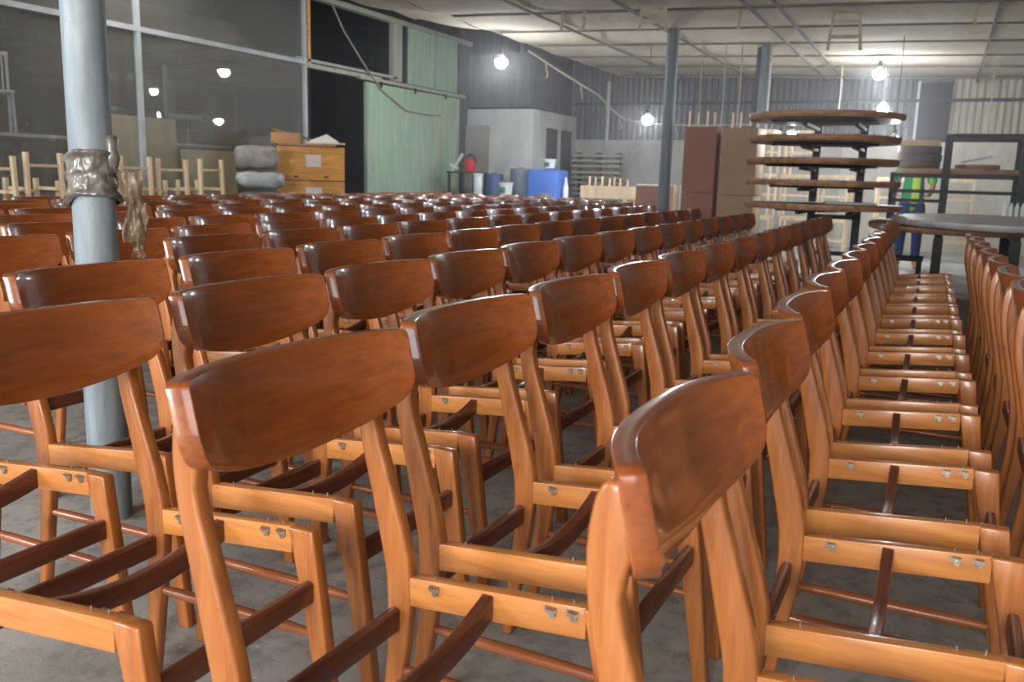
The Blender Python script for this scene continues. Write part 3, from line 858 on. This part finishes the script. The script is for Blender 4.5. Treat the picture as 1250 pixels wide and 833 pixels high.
# tall cartons
def tall(x, y, w, d, hs, mats, rz, labels):
    z = 0
    for h, mt, lb in zip(hs, mats, labels):
        t = box_thing('tall_carton', lb, 'carton', (x, y, z), rz, (w, d, h - .012), mt, True, group='tall cartons behind the chairs')
        z += h
    return z
z1 = tall(-2.76, 11.2, .40, .5, (.95, .80), (W['carton_red'], W['carton_red']), .0, ('reddish brown tall carton, lower of the reddish pair', 'reddish brown tall carton stacked on another reddish one'))
z2 = tall(-2.26, 11.1, .42, .5, (.93, .80), (W['carton_tan'], W['carton_tan']), .0, ('tan tall carton, lower of the tan pair', 'tan tall carton stacked on another tan one, beside the table tops'))
for i in range(9):
    x = -2.93 + .105 * i
    zt = z1 if x < -2.54 else z2
    if -2.58 < x < -2.46: continue
    o = tag(M().box((0, 0, .08), (.02, .02, .16 + R.uniform(-.03, .04))).obj('wood_peg', W['raw']), 'pale peg standing on the tall cartons, %s from the wrapped pole side' % ORD[i], 'peg', 'pale pegs on the tall cartons')
    o.location = (x, 11.05 + R.uniform(-.05, .05), zt + .012)

# ------------------------------------------------------------------ table tops on racks
def slab(name, label, cx, cy, z, rx_, ry_, th, seed, group, rot=0.0, mat=None, flat=False):
    """round or oval top with a wavy live edge"""
    n = 56; prof = []
    for j in range(n):
        a = 2 * PI * j / n
        w = 1 + .030 * noise.noise(Vector((math.cos(a) * 1.8 + seed, math.sin(a) * 1.8, seed)))
        prof.append((math.cos(a) * rx_ * w, math.sin(a) * ry_ * w))
    rings = [[(x * k, y * k, zz) for x, y in prof] for k, zz in ((.975, -th), (.99, -th * .8), (1.0, -th * .3), (.995, 0))]
    t = thing(name, label, 'table top', (cx, cy, z), rot, group)
    M().loft(rings).obj('top', mat or W['slab'], t, smooth=40)
    if not flat: M().box((0, 0, -th - .0105), (rx_ * 1.3, .5, .02)).obj('batten', W['black_steel'], t)
    return t
G1 = 'round table tops on the arm rack'
zs = [1.80, 1.57, 1.345, 1.125, .885]
lb = ['topmost round table top on the arm rack, dark underside showing', 'second round table top from the top of the arm rack', 'middle round table top on the arm rack', 'fourth round table top from the top of the arm rack', 'lowest round table top on the arm rack with a grey board on it']
for i, (z, l) in enumerate(zip(zs, lb)):
    slab('round_table_top', l, -1.20 + (.0, .0, -.01, .02, .03)[i], 10.0, z, .79 - .02 * (i > 0), .80, .062, i * 3.1, G1, .3 * i)
rk = thing('arm_rack', 'black steel arm rack carrying five round table tops', 'rack', (-1.15, 10.0, 0))
for x in (-.22, .28):
    M().box((x, .86, .95), (.085, .06, 1.9)).obj('post', W['black_steel'], rk)
    M().box((x, .3, .03), (.07, 1.2, .06)).obj('foot', W['black_steel'], rk)
    for z in zs: M().box((x, .30, z - .062 - .0215 - .017), (.05, 1.1, .033)).obj('arm', W['black_steel'], rk)
M().box((.03, .86, .30), (.42, .04, .05)).obj('cross_beam', W['black_steel'], rk)
M().box((.03, .86, .72), (.42, .04, .05)).obj('cross_beam', W['black_steel'], rk)
o = tag(M().box((0, 0, .012), (.5, .28, .022)).obj('grey_board', W['grey_paint'], bevel=.006), 'grey board lying on the lowest round table top', 'board'); o.location = (-.86, 9.75, .8865); o.rotation_euler = (0, 0, .2)

G2 = 'tops on the square rack'
r2 = thing('square_rack', 'black square-tube rack behind the big oval table top', 'rack', (0, 11.6, 0))
for x, h in ((-.57, 1.255), (.0, 1.70), (.79, 1.70)):
    for y in (0, .9):
        M().box((x, y, h / 2), (.05 if x < 0 else .085, .06, h)).obj('post', W['black_steel'], r2)
for y in (0, .9):
    M().box((.395, y, 1.68), (.72, .06, .05)).obj('top_bar', W['black_steel'], r2)
    for z in (1.235, 1.05): M().box((.11, y, z - .01), (1.36, .05, .04)).obj('bar', W['black_steel'], r2)
M().box((-.28, 0, .93), (.58, .05, .04)).obj('bar', W['black_steel'], r2)
slab('oval_table_top', 'long oval table top on the square rack, level with the camera', .16, 12.02, 1.31, .70, .36, .055, 8.2, G2, flat=True)
slab('oval_table_top', 'short plank top resting above the long one on the square rack', .33, 12.05, 1.365, .24, .3, .05, 9.7, G2, flat=True)
slab('round_table_top', 'dark round top stacked lowest of three beside the black post of the square rack', -.31, 12.02, 1.385, .24, .28, .07, 5.7, G2, flat=True, mat=W['slab_dark'])
slab('round_table_top', 'dark round top stacked between two others beside the black post', -.31, 12.02, 1.475, .25, .28, .085, 7.7, G2, flat=True, mat=W['slab_dark'])
slab('round_table_top', 'dark round top stacked highest of three beside the black post', -.32, 12.02, 1.575, .25, .27, .095, 15.7, G2, flat=True, mat=W['slab_dark'])
o = tag(M().box((0, 0, .035), (.46, .25, .07)).obj('pale_board', W['plywood'], bevel=.004), 'pale short beam lying on the highest dark round top beside the black post', 'board'); o.location = (-.32, 11.95, 1.577)
o = tag(M().beam((-.16, 0, .02), (.16, 0, .095), .03, .03).obj('metal_bracket', W['grey_paint']), 'pale metal arm lying slanted on the short plank top', 'bracket'); o.location = (.31, 11.9, 1.367)
for i in range(4):
    o = tag(M().lathe([(.02, 0), (.022, .01), (.022, .1), (.012, .12), (.012, .14)], n=12).obj('glue_bottle', W['white_plastic'], smooth=40), 'small white bottle on the big oval table top, %s from the black post' % ORD[i], 'bottle', 'white bottles on the oval table top')
    o.location = (.62 + .055 * i, 11.0, .8015)
big = slab('oval_table_top', 'big oval grey-topped table top with raw edge behind the chair rows', .45, 9.6, .80, .90, 1.75, .055, 12.5, 'big oval tops on black posts', flat=True, mat=W['slab_grey'])
big2 = slab('oval_table_top', 'lower oval table top slid under the big grey-topped one', .18, 9.7, .735, .84, 1.5, .05, 17.5, 'big oval tops on black posts', flat=True)
st_ = thing('trestle', 'black steel trestle under the big oval table tops', 'trestle', (.3, 9.2, 0))
for x in (-.3, .3):
    for y in (-.55, .95): M().box((x, y, .32), (.08, .06, .64)).obj('post', W['black_steel'], st_)
    M().box((x, .2, .66), (.06, 1.6, .045)).obj('top_bar', W['black_steel'], st_)
    M().box((x, .15, .05), (.05, 1.2, .05)).obj('foot_bar', W['black_steel'], st_)
bn = thing('slatted_bench', 'black slatted low bench at the end of the seat-frame aisle', 'bench', (-.33, 9.1, 0))
for k in range(4): M().box((0, -.2 + .13 * k, .42), (.44, .07, .025)).obj('slat', W['black_steel'], bn)
for i in (-1, 1):
    for j in (-1, 1): M().box((i * .19, j * .18, .204), (.04, .04, .407)).obj('leg', W['black_steel'], bn)
    M().box((i * .19, 0, .2), (.03, .4, .03)).obj('brace', W['black_steel'], bn)

# pale raw chair frames stacked behind the arm rack
k = 0
for i, (x, y) in enumerate(((-2.5, 13.5), (-1.95, 13.7), (-1.4, 13.6), (-.7, 14.9), (.2, 14.6))):
    for z in (0, .62, 1.24):
        if z > 1.2 and i > 1: continue
        t = thing('raw_chair_frame', 'pale raw chair frame behind the round tops, %s stack from the cartons, %s' % (ORD[i], ('on the floor', 'on another frame', 'topmost')[int(z / .6)]), 'chair frame', (x + R.uniform(-.03, .03), y, z), PI / 2 + R.uniform(-.1, .1), 'unfinished chair frames stacked at the back')
        for a_, b_, h in ((-.2, -.2, .60), (-.2, .2, .60), (.2, -.2, .60), (.2, .2, .60)):
            M().box((a_, b_, h / 2), (.03, .03, h)).obj('leg', W['raw'], t)
        for b_ in (-.2, .2):
            M().box((0, b_, .585), (.37, .022, .05)).obj('rail', W['raw'], t)
            M().box((0, b_, .2), (.37, .02, .02)).obj('rail', W['raw'], t)
        for a_ in (-.2, .2):
            M().box((a_, 0, .585), (.022, .37, .05)).obj('rail', W['raw'], t)
            M().box((a_, 0, .3), (.02, .37, .03)).obj('rail', W['raw'], t)

# ------------------------------------------------------------------ overhead wires and hanging frames
wr = thing('hanging_cable', 'sagging pale cable hung with little hooks across the dark far wall', 'cable', (0, 0, 0))
pts = [(-6.0, 12.8, 3.0), (-5.75, 13.6, 2.75), (-5.5, 14.6, 2.5), (-5.55, 15.6, 2.3), (-5.5, 16.1, 2.18), (-5.0, 16.3, 2.12), (-4.2, 16.4, 2.10), (-3.0, 16.4, 2.12)]
M().tube(pts, .018, 8).obj('cable', W['rope'], wr, smooth=60)
for i in range(7):
    p = Vector(pts[i]).lerp(Vector(pts[i + 1]), .5)
    M().tube([p, p + Vector((.01, 0, -.10)), p + Vector((.04, 0, -.18)), p + Vector((.02, 0, -.24))], .014, 6).obj('hook', W['rope'], wr)
tag(M().tube([(-8.05, 10.6, 3.40), (-8.08, 10.9, 3.1), (-8.1, 11.4, 2.72), (-8.1, 11.9, 2.36), (-8.09, 12.6, 2.1), (-8.09, 13.3, 2.08), (-8.09, 13.7, 2.10)], .012, 8).obj('loose_cable', W['rope'], smooth=60), 'grey cable drooping across the dark upper bay onto the green door', 'cable')
for i, (x, y, z0) in enumerate(((-2.9, 12.6, 1.75), (-2.72, 12.8, 1.7), (-2.3, 12.6, 1.72), (-3.15, 12.3, 1.0), (-1.6, 14.8, 2.2), (.5, 15.6, 1.9))):
    tag(M().tube([(x, y, ceil_z(x) - .05), (x + .01, y, (z0 + 2.9) / 2), (x, y, z0)], .010, 6).obj('hanging_rope', W['rope']), 'thin rope hanging from the ceiling, %s one counted from the second pole' % ORD[i], 'rope', 'ropes hanging from the ceiling')
def hframe(x, y, rz, label, w=.34, h=.36):
    t = thing('hanging_ladder', label, 'frame', (x, y, ceil_z(x) - .1), rz, 'wooden frames hanging under the ceiling')
    for s in (-1, 1): M().beam((s * w / 2, 0, -h * .9), (s * w * .4, 0, .06), .035, .03).obj('upright', W['raw_dimmed'], t)
    for z in (-.02, -h * .5): M().box((0, 0, z), (w * .9, .022, .04)).obj('rung', W['raw_dimmed'], t)
    return t
hframe(-1.15, 10.6, .2, 'pale wooden frame hanging under the ceiling over the round tops')
hframe(-3.05, 9.7, .5, 'pale wooden frame hanging under the ceiling beside the second pole', .3, .26)
for i, (x, y) in enumerate(((-4.35, 10.2), (-4.05, 10.15), (-2.25, 10.3), (.1, 10.4))):
    tag(M().beam((x, y, ceil_z(x) - .22), (x + .02, y, ceil_z(x) + .02), .035, .03).obj('hanging_stick', W['raw_dimmed']), 'pale stick hanging through the ceiling net, %s from the far bulb' % ORD[i], 'stick', 'sticks hanging through the ceiling net')

# ------------------------------------------------------------------ the person behind the racks
def skin_mesh(name, joints, edges, mat, sub=2):
    me = bpy.data.meshes.new(name)
    me.from_pydata([j[0] for j in joints], edges, [])
    o = bpy.data.objects.new(name, me); COL.objects.link(o)
    md = o.modifiers.new('skin', 'SKIN'); md.use_smooth_shade = True
    for i, j in enumerate(joints):
        r = j[1] if isinstance(j[1], tuple) else (j[1], j[1])
        me.skin_vertices[0].data[i].radius = r
    me.skin_vertices[0].data[0].use_root = True
    sb = o.modifiers.new('sub', 'SUBSURF'); sb.levels = sub; sb.render_levels = sub
    dg = bpy.context.evaluated_depsgraph_get(); dg.update()
    out = bpy.data.meshes.new_from_object(o.evaluated_get(dg))
    out.name = name; out.materials.clear(); out.materials.append(mat)
    bpy.data.objects.remove(o)
    return out
pr = thing('person', 'person in a green and lime shirt and blue jeans standing behind the racks', 'person', (-.37, 13.1, 0))
J = [((0, 0, .90), (.125, .095)), ((0, 0, 1.08), (.12, .09)), ((0, -.01, 1.25), (.14, .10)), ((0, -.01, 1.36), (.11, .075)), ((0, -.02, 1.43), .05),
     ((0, -.045, 1.50), (.068, .075)), ((0, -.05, 1.58), (.074, .088)), ((0, -.04, 1.645), (.055, .065))]
E_ = [(i, i + 1) for i in range(7)]
def chain(start, pts):
    prev = start
    for p in pts:
        J.append(p); E_.append((prev, len(J) - 1)); prev = len(J) - 1
    return prev
for s in (-1, 1):
    chain(0, [((s * .09, 0, .82), .085), ((s * .10, -.01, .47), .058), ((s * .105, .02, .28), .052), ((s * .105, .02, .08), .036), ((s * .115, -.05, .035), .034), ((s * .12, -.13, .028), .028)])
    h = chain(3, [((s * .17, -.01, 1.345), .052), ((s * .235, -.03, 1.10), .042), ((s * .20, -.22, .99), .034), ((s * .185, -.30, .975), .026), ((s * .18, -.345, .97), (.036, .018))])
    for k_, (dx, ln) in enumerate(((-.027, .062), (-.009, .072), (.009, .068), (.027, .052))):
        chain(h, [((s * .18 + dx, -.375, .972), .009), ((s * .18 + dx, -.375 - ln * .55, .966), .0085), ((s * .18 + dx, -.375 - ln, .952), .0075)])
    chain(h, [((s * .18 - s * .035, -.335, .965), .010), ((s * .18 - s * .05, -.365, .955), .009)])
link('body', skin_mesh('body', J, E_, W['skin']), pr)
nose = M().lathe([(.002, .022), (.012, .005), (.016, -.012), (.004, -.02)], (0, -.137, 1.56), 10)
for s in (-1, 1): nose.lathe([(.003, .026), (.012, .015), (.013, -.01), (.004, -.024)], (s * .083, -.04, 1.565), 8)
nose.obj('nose_and_ears', W['skin'], pr, smooth=60)
hair = M().grid(20, 10, lambda u, v: (.086 * math.cos(2 * PI * u) * math.cos(v * 1.45), -.035 + .098 * math.sin(2 * PI * u) * math.cos(v * 1.45), 1.60 + .092 * math.sin(v * 1.45) - .03 * (math.sin(2 * PI * u) > .2) * (1 - v)))
hair.obj('hair', W['hair'], pr, smooth=70)
JS = [((0, 0, .74), (.175, .135)), ((0, 0, .93), (.162, .125)), ((0, 0, 1.08), (.145, .11)), ((0, -.01, 1.25), (.158, .118)), ((0, -.01, 1.355), (.125, .09)), ((0, -.015, 1.405), (.07, .065))]
ES = [(0, 1), (1, 2), (2, 3), (3, 4), (4, 5)]
for s in (-1, 1):
    JS.append(((s * .18, -.01, 1.335), .068)); ES.append((4, len(JS) - 1))
    JS.append(((s * .238, -.03, 1.11), .064)); ES.append((len(JS) - 2, len(JS) - 1))
link('shirt', skin_mesh('shirt', JS, ES, W['shirt']), pr)
JT = [((0, 0, .99), (.140, .108)), ]
ET = []
for s in (-1, 1):
    b_ = 0
    for p in [((s * .09, 0, .80), .10), ((s * .10, -.01, .47), .074), ((s * .105, .015, .26), .066), ((s * .105, .015, .09), .058)]:
        JT.append(p); ET.append((b_, len(JT) - 1)); b_ = len(JT) - 1
link('trousers', skin_mesh('trousers', JT, ET, W['jeans']), pr)

# ------------------------------------------------------------------ light
wd = bpy.data.worlds.new('world'); S.world = wd; wd.use_nodes = True
bg = wd.node_tree.nodes['Background']; bg.inputs[0].default_value = (.80, .88, 1.0, 1); bg.inputs[1].default_value = .17

def area(name, loc, target, sx_, sy_, watts, col):
    l = bpy.data.lights.new(name, 'AREA'); l.shape = 'RECTANGLE'; l.size = sx_; l.size_y = sy_; l.energy = watts; l.color = col
    o = bpy.data.objects.new(name, l); COL.objects.link(o); o.location = loc
    o.rotation_euler = (Vector(target) - Vector(loc)).to_track_quat('-Z', 'Y').to_euler()
    return o
area('doorway_daylight', (-.3, -4.9, 1.9), (-1.0, 3, .6), 2.6, 2.3, 590, (1.0, .96, .90))
area('gate_daylight', (-6.2, -3.4, 2.1), (-2.2, 2.2, 0), 2.6, 1.8, 430, (.92, .96, 1.0))
area('window_daylight', (4.8, -3.2, 1.9), (-2.5, 3.5, .7), 3.4, 1.4, 105, (.94, .97, 1.0))
area('side_room_fill', (-8.75, 7.0, 3.9), (-9.6, 7.0, 0), .8, 4.0, 110, (1.0, .95, .88))  # added fill light, so the things behind the glass show
hz = bpy.data.materials.new('dusty_air'); hz.use_nodes = True
nt = hz.node_tree; nt.nodes.remove(nt.nodes['Principled BSDF'])
vs = nt.nodes.new('ShaderNodeVolumeScatter'); vs.inputs['Color'].default_value = (.97, .98, 1, 1)
vs.inputs['Density'].default_value = .019; vs.inputs['Anisotropy'].default_value = .55
nt.links.new(vs.outputs[0], nt.nodes['Material Output'].inputs['Volume'])
tag(M().box((-1.6, 11.6, 1.45), (13.0, 10.4, 2.86)).obj('haze', hz), kind='structure')

S.cycles.use_denoising = True
S.cycles.max_bounces = 8
S.cycles.sample_clamp_indirect = 6
